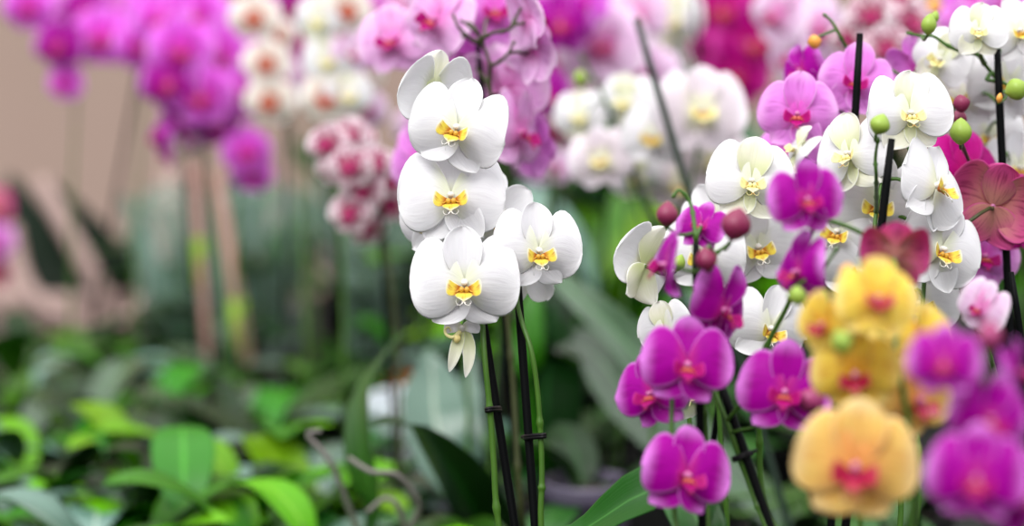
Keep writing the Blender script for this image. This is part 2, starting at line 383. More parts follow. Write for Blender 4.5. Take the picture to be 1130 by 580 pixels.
def leaf_mesh(path, width, mat, up=V((0, 0, 1)), fold=.25, th=.0022, tm=.55, q=.5, rip=0.0, n=16, off=V((0, 0, 0)), q2=.7):
    pts = catmull([V(p)-off for p in path], 40); N = len(pts)-1; mb = MB(); ph = rnd.random()*6
    fr = []
    for i in range(N+1):
        t = (pts[min(i+1, N)]-pts[max(i-1, 0)]).normalized(); s = t.cross(up)
        if s.length < .15: s = fr[-1][0] if fr else t.cross(V((0, 1, 0)))
        s.normalize(); fr.append((s, s.cross(t).normalized()))
    def f(t, v):
        x = t*N; i = min(N-1, int(x)); a = x-i
        p = pts[i].lerp(pts[i+1], a); s = fr[i][0].lerp(fr[i+1][0], a); nn = fr[i][1].lerp(fr[i+1][1], a)
        w = width*.5*(max(prof(t, tm, q, q2), .12*(1-t) if t < .3 else 0))
        return p+s*v*w+nn*(abs(v)**1.4*w*fold+rip*math.sin(9*t+ph+(2 if v > 0 else 0))*abs(v))
    sheet(mb, f, n, 8, mat, th); return mb
def thing(name, label, cat, loc, group=None):
    o = bpy.data.objects.new(name, None); C.objects.link(o); o.location = loc; o.empty_display_size = .05
    o['label'] = label; o['category'] = cat
    if group: o['group'] = group
    return o
def pot(root, mat, r=.055, h=.115, soil=True, ridge=0):
    mb = MB()
    pr = [(.0001, 0), (r*.68, 0), (r*.72, .003), (r*.93, h*.86), (r*.94, h*.87), (r, h*.87), (r*1.03, h*.9), (r*1.03, h*.98), (r, h), (r*.93, h), (r*.9, h*.97), (r*.88, h*.84), (.0001, h*.82)]
    lathe(mb, pr, mat, 32, ridge=(lambda a, z: ridge*math.sin(a*16)) if ridge else None)
    p = mb.build('pot', root)
    if soil:
        mb = MB(); rr = random.Random(3)
        pr = [(r*.89, h*.84), (r*.8, h*.9), (r*.5, h*.93), (r*.2, h*.95), (.0001, h*.96)]
        lathe(mb, pr, 'bark', 24, ridge=lambda a, z: .05*math.sin(a*7+z*300)); mb.build('potting_bark', root)
    return p
def orchid(label, base, stems=(), stakes=(), flowers=(), buds=(), key='white', leaves=4, potmat='black_pot', stemmat='green_stem', leafmat='orchid_leaf', twigs=(), extra_leaves=(), clips=(), group=None, leaf_seed=None, stem_r=.0026, stake_r=.0028, stakemat='black_stake', leafang=None, dd=0, pr=.055, ph=.115):
    """stems: pixel paths (px,py,d) from top of pot up; flowers: (px,py,d,w,yaw,pitch,roll[,key[,open]])"""
    sh = lambda q: (q[0], q[1], q[2]+dd)
    if dd:
        stems = [[sh(q) for q in st] for st in stems]; twigs = [[sh(q) for q in st] for st in twigs]
        flowers = [sh(f)+tuple(f[3:]) for f in flowers]; buds = [(b_[0],)+sh(b_[1:4])+tuple(b_[4:]) for b_ in buds]
        stakes = [sh(s_)+tuple(s_[3:5])+((s_[5]+dd,) if len(s_) > 5 else ()) for s_ in stakes]
    root = thing('potted_orchid', label, 'orchid', (base[0], base[1]+dd, 0), group)
    rl = root.location.copy()
    pot(root, potmat, pr, ph)
    paths = []
    for k, st in enumerate(stems):
        ang = k*2.4
        b0 = rl+V((.012*math.cos(ang), .012*math.sin(ang), .10)); pts = [b0, b0+V((0, 0, .05))]+[P(*q) for q in st]
        pa = catmull(pts, 70); paths.append(pa)
        mb = MB()
        def rad(t, n=len(pa)):
            r = stem_r*(1.12-.5*t)
            for nd in (.18, .33, .48, .62):
                r += stem_r*.38*math.exp(-((t-nd)/.006)**2)
            return r
        dense = catmull(pts, 200)
        tube(mb, [p-rl for p in dense], rad, stemmat, 8); mb.build('flower_stem', root)
    for tw in twigs:
        pa = catmull([P(*q) for q in tw], 24); _, q = nearest(paths, pa[0]) if paths else (0, pa[0])
        pa = catmull([q]+[P(*z) for z in tw], 30) if (q-pa[0]).length > .004 else pa
        paths.append(pa); mb = MB(); tube(mb, [p-rl for p in pa], lambda t: .0019*(1.1-.5*t)+(.0007 if int(t*30) % 7 == 0 else 0), stemmat, 7); mb.build('branch', root)
    for k, sk_ in enumerate(stakes):
        b0 = rl+V((.012*math.cos(k*2.4+.8), .012*math.sin(k*2.4+.8), .09)); top = P(*sk_[:3])
        if len(sk_) > 3:
            lo = P(*sk_[3:6]); b0 = lo+(lo-top)*((lo.z-.09)/(top.z-lo.z))
        mb = MB(); tube(mb, [(b0.lerp(top, i/14))-rl for i in range(15)], lambda t: stake_r*(1 if t < .985 else .8), stakemat, 10)
        sk = mb.build('support_stake', root)
        if stems:
            pa = paths[min(k, len(stems)-1)]
            for h in ([clips[k]] if k < len(clips) else []):
                i = int(h*(len(pa)-1)) if h < 1 else min(range(len(pa)), key=lambda q: abs((pa[q]-P(0, h, pa[q].y)).z) + abs(q-len(pa)/3)*1e-4)
                p = pa[i]; dr = (top-b0).normalized(); q = b0+dr*((p-b0).dot(dr))
                if (q-p).length > .03: continue
                mb = MB(); e = (q-p); e = e.normalized() if e.length > 1e-4 else V((1, 0, 0))
                sd = dr.cross(e).normalized(); L = (q-p).length
                loop = []
                for a in range(24):
                    an = 2*PI*a/24; loop.append((p+q)/2+e*math.cos(an)*(L/2+.0052)+sd*math.sin(an)*.0045)
                loop.append(loop[0])
                for dz in (-.0009, .0009):
                    tube(mb, [l+dr*dz-rl for l in loop], .0016, 'clip', 6, cap=False)
                tube(mb, [q+e*.004-rl, q+e*.010+dr*.0005-rl], .0016, 'clip', 6)
                mb.build('stem_clip', root)
    if not paths: paths = [[rl+V((0, 0, .1+.02*i)) for i in range(10)]]
    for f in flowers:
        k = f[7] if len(f) > 7 and f[7] else key; op = f[8] if len(f) > 8 else 1.0
        flower(root, k, f[0], f[1], f[2], f[3], f[4], f[5], f[6], paths, stemmat, op)
    for b in buds:
        bud(root, b[0], b[1], b[2], b[3], b[4], b[5] if len(b) > 5 else 1.25, b[6] if len(b) > 6 else 0, paths, stemmat)
    r = random.Random(leaf_seed if leaf_seed is not None else int(abs(base[0])*1000+base[1]*77))
    a0 = r.random()*PI
    for i in range(leaves):
        a = (a0+PI*i+r.uniform(-.35, .35)+(i//2)*.5) if leafang is None else math.radians(leafang[i]); L = r.uniform(.15, .21); e = r.uniform(.35, .8)
        dx, dy = math.cos(a), math.sin(a)
        pth = [(.0, .0, .1), (dx*L*.35, dy*L*.35, .1+L*.32*e), (dx*L*.75, dy*L*.75, .1+L*.42*e), (dx*L, dy*L, .1+L*.2*e)]
        leaf_mesh(pth, r.uniform(.05, .068), leafmat, rip=.002).build('leaf', root)
    for (pp, w, m, *up_) in extra_leaves:
        leaf_mesh([V((.0, .0, .1))+rl]+[P(*q) for q in pp], w, m, off=rl, rip=.002, up=V(up_[0]) if up_ else V((0, 0, 1))).build('leaf', root)
    return root
# ------------------------------------------------------------------ the setting
def box(mb, x0, x1, y0, y1, z0, z1, mat):
    k = mb.mat(mat); o = len(mb.v)
    mb.v += [(x, y, z) for z in (z0, z1) for y in (y0, y1) for x in (x0, x1)]
    for f in ((0, 2, 3, 1), (4, 5, 7, 6), (0, 1, 5, 4), (2, 6, 7, 3), (0, 4, 6, 2), (1, 3, 7, 5)):
        mb.f.append(tuple(o+i for i in f)); mb.mi.append(k); mb.uv.append([(0, 0), (1, 0), (1, 1), (0, 1)])
def flat(o):
    for p in o.data.polygons: p.use_smooth = False
    return o
mb = MB(); box(mb, -4, 4, -2, 5.3, -.82, -.78, 'floor'); o = flat(mb.build('floor')); o['kind'] = 'structure'
mb = MB(); box(mb, -4, 4, 5.2, 5.3, -.78, 2.6, 'wall'); o = flat(mb.build('wall_back')); o['kind'] = 'structure'
bench = thing('display_bench', 'long dark growing bench that carries all the potted plants', 'bench', (0, 3, -.78))
mb = MB(); box(mb, -2.2, 2.2, -1.9, 1.9, .74, .78, 'bench'); flat(mb.build('bench_top', bench))
for sx in (-2.2, 2.17):
    mb = MB(); box(mb, sx, sx+.03, -1.9, 1.9, .775, .80, 'bench_metal'); flat(mb.build('bench_rail', bench))
for sx in (-2.1, 2.05):
    for sy in (-1.8, 1.75):
        mb = MB(); box(mb, sx, sx+.05, sy, sy+.05, 0, .745, 'bench_metal'); flat(mb.build('leg', bench))
# ------------------------------------------------------------------ the orchids in focus
orchid('white orchid in sharp focus with two flower stems clipped to black stakes, left of centre', (.028, 1.93),
  stems=[[(572, 690, 2.0), (550, 575, 2.0), (545, 510, 2.0), (541, 456, 2.0), (535, 395, 2.0), (530, 330, 2.01), (520, 255, 2.02), (508, 190, 2.03), (498, 130, 2.03), (486, 100, 2.02), (478, 96, 2.0)],
         [(602, 690, 1.99), (597, 575, 1.99), (598, 530, 1.99), (597, 488, 1.99), (593, 430, 1.99), (586, 386, 1.99), (575, 352, 2.0), (571, 325, 2.01), (580, 290, 2.03)]],
  stakes=[(493, 95, 2.05, 568, 580, 2.01), (568, 270, 2.02, 590, 575, 2.0)], clips=(457, 489), stem_r=.0028, stake_r=.0036,
  flowers=[
    (476, 104, 2.03, 100, -146, 4, -6, 'cream'),
    (505, 141, 1.985, 112, -12, 2, 15, 'white'),
    (545, 240, 2.05, 100, 20, 0, 60, 'white'),
    (486, 246, 2.04, 104, -20, -10, 10, 'white'),
    (498, 216, 2.0, 120, -2, 6, -3, 'white'),
    (513, 312, 1.975, 122, -2, 0, 0, 'white'),
    (584, 300, 2.06, 80, 15, -20, 150, 'white'),
    (594, 276, 1.985, 103, 12, -4, 0, 'white')],
  buds=[], leafang=(200, 20, 110, -60), extra_leaves=[])
# the drooping, half closed flower below the lowest bloom
orchid_c = [o for o in C.objects if o.name == 'potted_orchid'][0]
def drooping(root, px, py, d, s):
    rl = root.location; c = P(px, py, d)
    M = Matrix.Translation(c-rl) @ Matrix.Scale(s, 4)
    m = MB(); tube(m, catmull([V((.1, .3, .35)), V((.05, .12, .16)), V((0, 0, .02))], 8), .02, 'green_stem', 8)
    lathe(m, [(.0001, .05), (.04, .04), (.055, 0), (.04, -.05), (.0001, -.07)], 'white_column', 12)
    fl = link('flower', m.data('flower'), root, M)
    for (pts, w, mt) in ((((0, 0, 0), (-.06, -.05, -.2), (-.13, -.06, -.45), (-.2, -.02, -.68)), .2, 'cream_petal'),
                     (((.02, 0, 0), (.1, -.04, -.22), (.1, -.07, -.5), (.05, -.05, -.76)), .2, 'cream_petal'),
                     (((0, .02, 0), (.06, .1, -.15), (.07, .14, -.35), (.03, .16, -.5)), .22, 'white_petal')):
        leaf_mesh(pts, w, mt, up=V((0, -1, .2)), fold=.5, th=.02, tm=.4, q=.5).build('sepal', fl)
    for sg in (-1, 1):
        leaf_mesh([(0, 0, .02), (sg*.16, -.04, .03), (sg*.26, -.04, -.06)], .2, 'white_petal', up=V((0, -1, .2)), fold=.3, th=.02).build('petal', fl)
    m = MB(); tube(m, catmull([V((-.03, -.05, -.05)), V((-.14, -.12, -.12)), V((-.24, -.12, -.08)), V((-.26, -.1, .0)), V((-.2, -.1, .03)), V((-.17, -.1, -.03))], 16), lambda t: .035*(1.1-t*.8), 'cream_lip', 8)
    lathe(m, [(.0001, .05), (.05, .03), (.06, -.02), (.03, -.07), (.0001, -.09)], 'yellow_lip', 10, (-.08, -.1, -.13)); m.build('lip', fl)
drooping(orchid_c, 510, 362, 2.0, .054)

orchid('white orchid just in focus behind the magenta sprays, its flowers facing the viewer', (.14, 2.10),
  stems=[[(800, 620, 2.08), (795, 480, 2.07), (790, 380, 2.07), (800, 300, 2.07), (806, 250, 2.06), (822, 215, 2.06)],
         [(770, 620, 2.05), (762, 480, 2.05), (752, 380, 2.05), (738, 310, 2.05), (716, 290, 2.05)]],
  stakes=[(820, 262, 2.09)],
  flowers=[(829, 200, 2.02, 100, 2, 6, 3, 'cream'), (708, 292, 2.0, 98, -135, 0, -20, 'cream'),
           (776, 282, 2.04, 95, -10, -5, 5, 'white'), (836, 272, 2.06, 100, 5, 0, -10, 'white'),
           (850, 362, 2.04, 95, 15, -5, 20, 'white'), (735, 366, 2.0, 70, -30, -10, -20, 'cream'),
           (790, 240, 2.1, 80, -20, -5, -30, 'white'), (762, 440, 1.98, 60, 35, -35, 160, 'cream')],
  buds=[('green_bud', 749, 290, 1.96, 16, 1.3, 20)])

orchid('pink orchid with pale stalks and black stake directly behind the sharp white flowers', (.01, 2.38), dd=-.07,
  stems=[[(575, 560, 2.36), (566, 420, 2.36), (556, 300, 2.36), (549, 200, 2.35), (541, 100, 2.34), (541, 72, 2.33), (533, 50, 2.33)]],
  twigs=[[(541, 72, 2.33), (548, 70, 2.31), (560, 60, 2.3), (568, 45, 2.3)], [(533, 50, 2.33), (518, 42, 2.32), (506, 30, 2.31), (500, 16, 2.31)],
         [(533, 42, 2.32), (545, 36, 2.31), (562, 32, 2.3), (572, 14, 2.3), (578, 4, 2.3)], [(533, 45, 2.33), (524, 33, 2.32), (508, 22, 2.32)]],
  stakes=[(527, 46, 2.37)], key='pink', stemmat='purple_stem', clips=(.75,),
  flowers=[(482, 22, 2.38, 90, -35, 5, 20, 'pink'), (432, 45, 2.46, 84, -15, 10, -5, 'pink'), (583, 22, 2.3, 82, 120, 5, 10, 'pink'), (586, 56, 2.32, 80, 130, 0, -30, 'pink'),
           (545, 12, 2.42, 90, 10, 10, 0, 'orchid'), (512, 82, 2.44, 100, -10, 0, 20, 'orchid'), (558, 98, 2.38, 104, 160, 5, 10, 'pink'), (573, 146, 2.36, 96, 60, -5, 20, 'pink'),
           (468, 178, 2.44, 90, -30, 0, -30, 'orchid'), (462, 66, 2.5, 76, -40, -20, 30, 'pale'), (588, 160, 2.4, 78, 150, 0, 60, 'orchid'), (535, 60, 2.5, 90, 0, 0, 40, 'pink'), (500, 40, 2.5, 90, 0, 0, 60, 'orchid')])

# ------------------------------------------------------------------ right hand group, near focus
orchid('cream white orchid behind the yellow one, black stake rising past its green bud', (.25, 1.91),
  stems=[[(990, 600, 2.0), (985, 450, 2.0), (975, 340, 2.0), (965, 260, 2.0), (975, 190, 2.02), (985, 140, 2.04)], [(1005, 600, 2.0), (1010, 420, 2.02), (1020, 300, 2.04), (1010, 200, 2.04), (1000, 150, 2.05)]],
  stakes=[(984, 153, 1.93, 971, 262, 1.93)], stake_r=.0036,
  flowers=[(1004, 125, 2.0, 98, 4, 4, 0, 'cream'), (938, 170, 2.02, 96, -40, 5, -15, 'cream'), (1032, 205, 2.0, 108, 50, 4, 35, 'white'), (1038, 275, 2.02, 108, 20, 0, 20, 'white'),
           (968, 225, 2.05, 112, -5, 0, 5, 'white'), (925, 255, 2.06, 96, -20, 0, 10, 'white'), (988, 285, 2.08, 100, 0, 0, 10, 'white'), (1012, 335, 2.06, 100, 10, 0, 0, 'white'), (950, 300, 2.06, 90, 0, -10, 30, 'white'), (880, 165, 2.1, 60, -70, 20, 10, 'cream')],
  buds=[('green_bud', 971, 137, 1.9, 25, 1.0, 20)], twigs=[[(967, 196, 1.93), (966, 175, 1.92), (969, 152, 1.91)]])
orchid('light magenta orchid with orange tipped bud, left behind the cream white flowers', (.30, 2.08),
  stems=[[(950, 600, 2.2), (948, 450, 2.2), (945, 300, 2.2), (942, 200, 2.2), (944, 130, 2.2), (946, 90, 2.2), (945, 66, 2.18)]],
  twigs=[[(945, 66, 2.18), (934, 52, 2.17), (926, 38, 2.16), (918, 24, 2.16), (908, 15, 2.16)]],
  stakes=[(949, 37, 2.09, 944, 122, 2.09)], stake_r=.0036,
  flowers=[(880, 126, 2.12, 90, -8, 4, 2, 'orchid'), (944, 90, 2.14, 84, -5, 8, 10, 'orchid'), (884, 78, 2.2, 60, -45, 0, -30, 'magenta'), (1012, 76, 2.2, 72, 150, 5, 10, 'orchid'),
           (872, 175, 2.2, 84, -30, -5, -10, 'orchid'), (915, 150, 2.22, 70, 0, 0, 0, 'orchid')],
  buds=[('orange_bud', 899, 46, 2.16, 18, .9, 80)], stemmat='green_stem')
orchid('white orchid with green branching stem and pale buds, topmost at right edge', (.44, 2.14),
  stems=[[(1122, 600, 2.14), (1118, 450, 2.14), (1112, 330, 2.14), (1108, 220, 2.14), (1105, 120, 2.14), (1100, 90, 2.13), (1086, 70, 2.12)]],
  twigs=[[(1086, 70, 2.12), (1078, 60, 2.12), (1062, 57, 2.12), (1045, 50, 2.12), (1030, 40, 2.12), (1018, 40, 2.12), (1000, 36, 2.12)], [(1090, 88, 2.12), (1104, 90, 2.11), (1116, 96, 2.1)], [(1086, 70, 2.12), (1082, 60, 2.1), (1084, 48, 2.1)]],
  stakes=[(1100, 46, 2.1, 1115, 380, 2.1)], stake_r=.0036,
  flowers=[(1080, 34, 2.08, 66, -8, 6, 5, 'cream'), (1124, 34, 2.14, 78, 10, 5, -10, 'white'), (1038, 66, 2.16, 72, -30, 5, 30, 'cream'), (1060, 108, 2.2, 84, -20, 10, -20, 'white'),
           (1112, 92, 2.18, 92, 10, 0, 20, 'white'), (1092, 150, 2.24, 80, 0, 0, 0, 'white'), (1125, 185, 2.22, 80, 5, 0, 0, 'white')],
  buds=[('green_bud', 1025, 27, 2.08, 19, 1.3, 5), ('green_bud', 1031, 19, 2.12, 12, 1.3, 20), ('green_bud', 1122, 98, 2.06, 27, 1.0, 70), ('orange_bud', 1103, 108, 2.06, 8, 1.5, 10)])
orchid('wine pink orchid showing the veined backs of its flowers at right edge', (.50, 2.24),
  stems=[[(1150, 600, 2.22), (1150, 420, 2.2), (1148, 300, 2.2), (1140, 240, 2.2), (1110, 240, 2.17), (1076, 190, 2.12), (1061, 158, 2.06)], [(1130, 560, 2.18), (1096, 420, 2.12), (1066, 330, 2.08), (1058, 284, 2.06), (1064, 252, 2.045), (1078, 238, 2.05), (1093, 229, 2.065)]],
  stakes=[(1140, 150, 2.25)], key='wine', stemmat='purple_stem',
  flowers=[(1096, 226, 2.08, 108, 165, 4, -12, 'dusty'), (1066, 190, 2.14, 100, 20, 10, 10, 'wine'), (1086, 282, 2.16, 84, 10, 0, 10, 'orchid'), (1130, 240, 2.16, 90, 40, 0, 0, 'wine'), (1085, 120, 2.4, 60, 0, 0, 0, 'wine')],
  buds=[('green_bud', 1060, 145, 2.04, 27, 1.15, 0), ('wine_bud', 1061, 114, 2.08, 22, .9, 80), ('wine_bud', 1058, 130, 2.1, 20, 1., 10)])

orchid('magenta orchid slightly out of focus with round wine red buds, lower centre right', (.145, 1.81),
  stems=[[(782, 640, 1.86), (780, 520, 1.87), (776, 430, 1.87), (772, 380, 1.88), (768, 330, 1.88), (766, 290, 1.88), (768, 262, 1.88)],
         [(755, 640, 1.82), (744, 560, 1.82), (741, 480, 1.82), (742, 430, 1.83)]],
  twigs=[[(768, 262, 1.87), (762, 225, 1.88), (750, 210, 1.88), (742, 218, 1.88)], [(772, 300, 1.87), (790, 280, 1.86), (806, 268, 1.86)]],
  stakes=[(768, 268, 1.84, 775, 580, 1.84)], key='magenta', clips=(500,), stake_r=.0034,
  flowers=[(758, 402, 1.80, 104, 5, 4, 8), (720, 434, 1.86, 92, -35, 2, -15), (797, 342, 1.83, 104, 50, -8, 35), (757, 524, 1.79, 104, 18, 4, 14),
           (736, 292, 1.8, 84, -80, 0, 5), (774, 250, 1.9, 58, -20, 20, 10)],
  buds=[('wine_bud', 736, 236, 1.85, 27, 1.1, 5), ('wine_bud', 812, 247, 1.8, 37, 1.05, 15), ('wine_bud', 779, 286, 1.8, 27, 1.05, -10)],
  leafang=(100, 250, 40, -60),
  extra_leaves=[([(775, 610, 1.86), (750, 540, 1.9), (712, 543, 1.92), (674, 566, 1.95), (636, 588, 1.98), (596, 586, 2.0)], .044, 'orchid_leaf', (0, -.75, .65))])
orchid('magenta orchid with long arching green stem beside a slanting black stake, centre right', (.252, 1.765),
  stems=[[(870, 640, 1.84), (845, 580, 1.85), (824, 525, 1.86), (802, 465, 1.86), (786, 425, 1.87), (782, 400, 1.88)],
         [(885, 640, 1.88), (845, 560, 1.9), (838, 480, 1.9), (840, 400, 1.88), (872, 330, 1.86), (890, 270, 1.84), (905, 245, 1.82), (930, 248, 1.82), (960, 262, 1.82), (980, 275, 1.8)]],
  twigs=[[(872, 330, 1.86), (905, 300, 1.8), (925, 272, 1.8)]],
  stakes=[(792, 415, 1.87, 850, 580, 1.85)], key='magenta', clips=(520,), stake_r=.0036,
  flowers=[(866, 432, 1.80, 108, -6, 4, 6), (890, 220, 1.76, 86, 8, 4, 0), (882, 300, 1.78, 88, -62, 0, -10), (988, 284, 1.76, 86, 175, 20, 0, 'dusty', .6)],
  buds=[('green_bud', 880, 326, 1.74, 24, .9, 80), ('pink_bud', 895, 440, 1.8, 34, 1, 40)], leafang=(60, 230, 10, -100))
orchid('yellow orchid with dark red lips, blurred in the right foreground', (.29, 1.60),
  stems=[[(1010, 640, 1.65), (1006, 540, 1.65), (1000, 450, 1.65), (985, 390, 1.65), (960, 350, 1.65), (955, 320, 1.66)]],
  stakes=[(1001, 400, 1.68)], key='yellow', clips=(.4,),
  flowers=[(968, 330, 1.6, 96, 2, 15, 4), (908, 358, 1.64, 72, -40, 0, -10), (944, 412, 1.64, 100, -12, -10, -6), (944, 514, 1.58, 140, -8, 2, 6, 'amber'), (1020, 378, 1.68, 84, 30, 5, 10), (1012, 440, 1.66, 100, 30, -10, 20, 'amber'), (985, 400, 1.7, 84, 10, 0, 30)],
  buds=[('green_bud', 929, 377, 1.58, 30, .85, 70), ('orange_bud', 935, 300, 1.66, 20, 1, 0)])
orchid('deep magenta orchid closest to the viewer, heavily blurred in lower right corner', (.36, 1.48),
  stems=[[(1120, 660, 1.52), (1112, 560, 1.52), (1100, 480, 1.52), (1085, 420, 1.5), (1060, 390, 1.5)]],
  stakes=[(1128, 380, 1.54)], key='magenta',
  flowers=[(1042, 400, 1.48, 84, -15, 5, 0), (1092, 462, 1.5, 100, 10, 0, 20), (1078, 528, 1.46, 116, -10, 0, 5), (1132, 548, 1.48, 110, 30, 0, -10), (1122, 410, 1.52, 70, 60, 0, 0)],
  buds=[('pink_bud', 1092, 370, 1.52, 30, 1.2, 0)])
orchid('single pale pink bloom on its own orchid between yellow and deep magenta ones', (.47, 1.94), stems=[[(1140, 620, 2.0), (1100, 420, 2.0), (1075, 350, 1.9), (1070, 340, 1.85)]],
  key='speckled', flowers=[(1082, 340, 1.8, 66, -40, 0, 20, 'pale')], stakes=[(1116, 300, 2.0)])

# ------------------------------------------------------------------ middle distance
orchid('white orchid blurred beside the leaning dark green stake, top centre right', (.31, 2.72), dd=-.1, stake_r=.004,
  stems=[[(800, 560, 2.72), (786, 400, 2.72), (772, 290, 2.72), (762, 220, 2.72), (770, 160, 2.72), (772, 110, 2.72)], [(735, 540, 2.75), (720, 380, 2.75), (708, 260, 2.75), (690, 190, 2.75), (672, 120, 2.75), (640, 60, 2.75)]],
  stakes=[(702, 20, 2.6, 766, 232, 2.6), (672, 120, 2.75)], stakemat='green_stake', clips=(.6,),
  flowers=[(774, 122, 2.68, 104, 4, 5, 4, 'blush'), (790, 180, 2.76, 90, 10, 5, 30, 'blush'), (690, 112, 2.76, 66, -20, 5, 0, 'cream'), (720, 150, 2.72, 74, -10, 0, 10, 'white'), (663, 176, 2.74, 74, -10, 5, -10, 'blush'), (702, 196, 2.8, 60, 0, -10, 0, 'cream'), (748, 204, 2.82, 70, 10, -5, 20, 'blush'), (640, 128, 2.86, 60, -10, 5, 0, 'cream')],
  buds=[('green_bud', 640, 86, 2.75, 16, 1.2, 0)], extra_leaves=[([(760, 480, 2.75), (700, 390, 2.78), (640, 330, 2.8), (596, 292, 2.84)], .06, 'shiny_leaf', (0, -.5, .8)), ([(720, 470, 2.8), (660, 395, 2.85), (620, 380, 2.85), (580, 390, 2.85)], .075, 'shiny_leaf', (0, -.5, .8))])
orchid('pale pink orchid with magenta heart, large and blurred at top centre', (.10, 3.02),
  stems=[[(680, 520, 3.0), (690, 300, 3.0), (690, 160, 3.0), (680, 80, 3.0), (668, 50, 3.0)]], stakes=[(675, 10, 3.02)], key='pale', stemmat='green_stem',
  flowers=[(664, 50, 2.95, 104, 0, 5, 0), (706, 88, 3.0, 96, 10, 0, 20), (690, 105, 3.05, 84, 10, 0, 20), (704, 16, 3.05, 70, 0, 0, 0)])
orchid('creamy white orchid high behind the leaning dark green stake', (.26, 3.12),
  stems=[[(770, 500, 3.1), (768, 300, 3.1), (764, 100, 3.1), (745, 30, 3.1)]], stakes=[(766, -20, 3.05)], stakemat='green_stake', key='cream',
  flowers=[(742, 20, 3.1, 70, -10, 0, 0), (728, 50, 3.12, 64, 0, 0, 0), (740, 78, 3.12, 50, 0, -5, 0)])
orchid('vivid magenta orchid blurred at top, right above the pink flower sprays', (.06, 3.2),
  stems=[[(620, 500, 3.2), (616, 300, 3.2), (612, 150, 3.1), (610, 50, 3.0)]], stakes=[(612, 0, 3.22)], key='magenta',
  flowers=[(618, 26, 2.88, 80, 0, 0, 0, 'magenta'), (636, 2, 2.9, 76, 0, 0, 0, 'violet'), (600, 104, 2.9, 66, 10, 0, 0, 'magenta'), (584, 70, 3.0, 74, 0, 0, 0, 'wine'), (616, 74, 3.1, 60, 0, 0, 0, 'redheart'), (612, 145, 3.1, 54, 0, 0, 0, 'speckled'), (630, 150, 3.15, 50, 0, 0, 0, 'pale'), (600, 180, 3.2, 60, 0, 0, 0, 'orchid')])
orchid('dark magenta orchid blurred under the top edge, right of centre', (.33, 3.3),
  stems=[[(830, 500, 3.3), (828, 300, 3.3), (822, 120, 3.3), (815, 40, 3.3)]], stakes=[(818, 0, 3.35)], key='wine',
  flowers=[(796, 12, 3.2, 84, 0, 0, 0), (828, 48, 3.2, 88, 10, 0, 0), (812, 84, 3.2, 76, -10, 0, 0), (796, 52, 3.25, 74, 0, 0, 0), (836, 8, 3.3, 60, 0, 0, 0)])
orchid('pale lilac orchid with hanging spray, blurred above the light magenta flowers', (.37, 3.05),
  stems=[[(900, 500, 3.0), (895, 300, 3.0), (880, 100, 3.0), (858, 20, 3.0), (850, -20, 3.0)]], stakes=[(868, -30, 3.04)], key='pale',
  flowers=[(858, 18, 2.95, 84, -50, 0, 20), (872, 66, 2.95, 70, -50, -5, 10), (902, 34, 3.05, 80, 20, 0, 0, 'pale'), (922, 74, 3.1, 84, 10, 0, 0), (888, 4, 3.1, 70, 0, 0, 0, 'pale')])
orchid('white orchid heavily speckled with wine red, small blooms near top right', (.45, 2.8), dd=-.1,
  stems=[[(1010, 560, 2.8), (1005, 400, 2.8), (1000, 250, 2.8), (990, 120, 2.8), (980, 40, 2.8)]], stakes=[(988, -10, 2.83)], key='speckled', stemmat='purple_stem',
  flowers=[(962, 18, 2.75, 62, -10, 5, 0), (1006, 26, 2.75, 60, 10, 5, 20), (978, 54, 2.72, 60, 0, 5, -10), (1020, 52, 2.8, 56, 20, 0, 0), (990, 0, 2.8, 60, 0, 0, 0), (940, 44, 2.8, 54, -20, 0, 0), (968, 92, 2.8, 56, 0, 0, 0), (1000, 92, 2.8, 58, 0, 0, 0)],
  buds=[('orange_bud', 1030, 8, 2.78, 20, 1, 0)])
orchid('mauve orchid blurred at top right behind the white topmost flowers', (.62, 2.75),
  stems=[[(1140, 500, 2.75), (1130, 300, 2.75), (1110, 120, 2.75), (1070, 50, 2.75)]], stakes=[(1100, -10, 2.8)], key='orchid',
  flowers=[(1060, 30, 2.7, 60, 0, 0, 0), (1085, 70, 2.7, 64, 0, 0, 0), (1075, 6, 2.75, 70, 0, 0, 0, 'violet'), (1040, 96, 2.75, 60, 0, 0, 0, 'wine'), (1110, 5, 2.7, 60, 0, 0, 0, 'orchid'), (1075, 105, 2.75, 64, 0, 0, 0, 'violet')])
orchid('small-flowered orchid speckled white and wine red, left of the sharp white orchid', (-.135, 2.68),
  stems=[[(442, 520, 2.7), (440, 420, 2.7), (434, 330, 2.7), (426, 270, 2.7), (418, 220, 2.7), (404, 175, 2.7), (386, 150, 2.7)]],
  stakes=[(416, 205, 2.73)], key='speckled', stemmat='purple_stem',
  flowers=[(362, 160, 2.66, 52, -20, 8, 0), (386, 150, 2.68, 48, 0, 10, 10), (402, 150, 2.72, 50, 60, 20, 10), (386, 184, 2.64, 54, -5, 5, -5), (412, 182, 2.66, 52, 12, 5, 5), (400, 212, 2.66, 52, -10, 5, 0), (430, 200, 2.68, 48, 20, 0, 0), (386, 236, 2.66, 50, -10, 0, 0), (404, 250, 2.7, 48, 5, -10, 0), (430, 226, 2.7, 48, 10, -5, 0), (368, 186, 2.7, 44, -20, 0, 0)])
orchid('white orchid with red brown hearts in a hanging row, left of centre top', (-.32, 3.22),
  stems=[[(338, 420, 3.2), (335, 300, 3.2), (330, 200, 3.2), (318, 120, 3.2), (304, 60, 3.2), (288, 10, 3.2), (286, -10, 3.2)]], stakes=[(318, -10, 3.26)], key='redheart',
  flowers=[(281, 20, 3.15, 60, -4, 5, 0), (294, 70, 3.15, 58, 2, 5, 5), (298, 112, 3.15, 60, -5, 0, 0), (312, 88, 3.2, 48, 30, 0, 0, 'pale'), (306, 40, 3.2, 44, 20, 0, 0)])
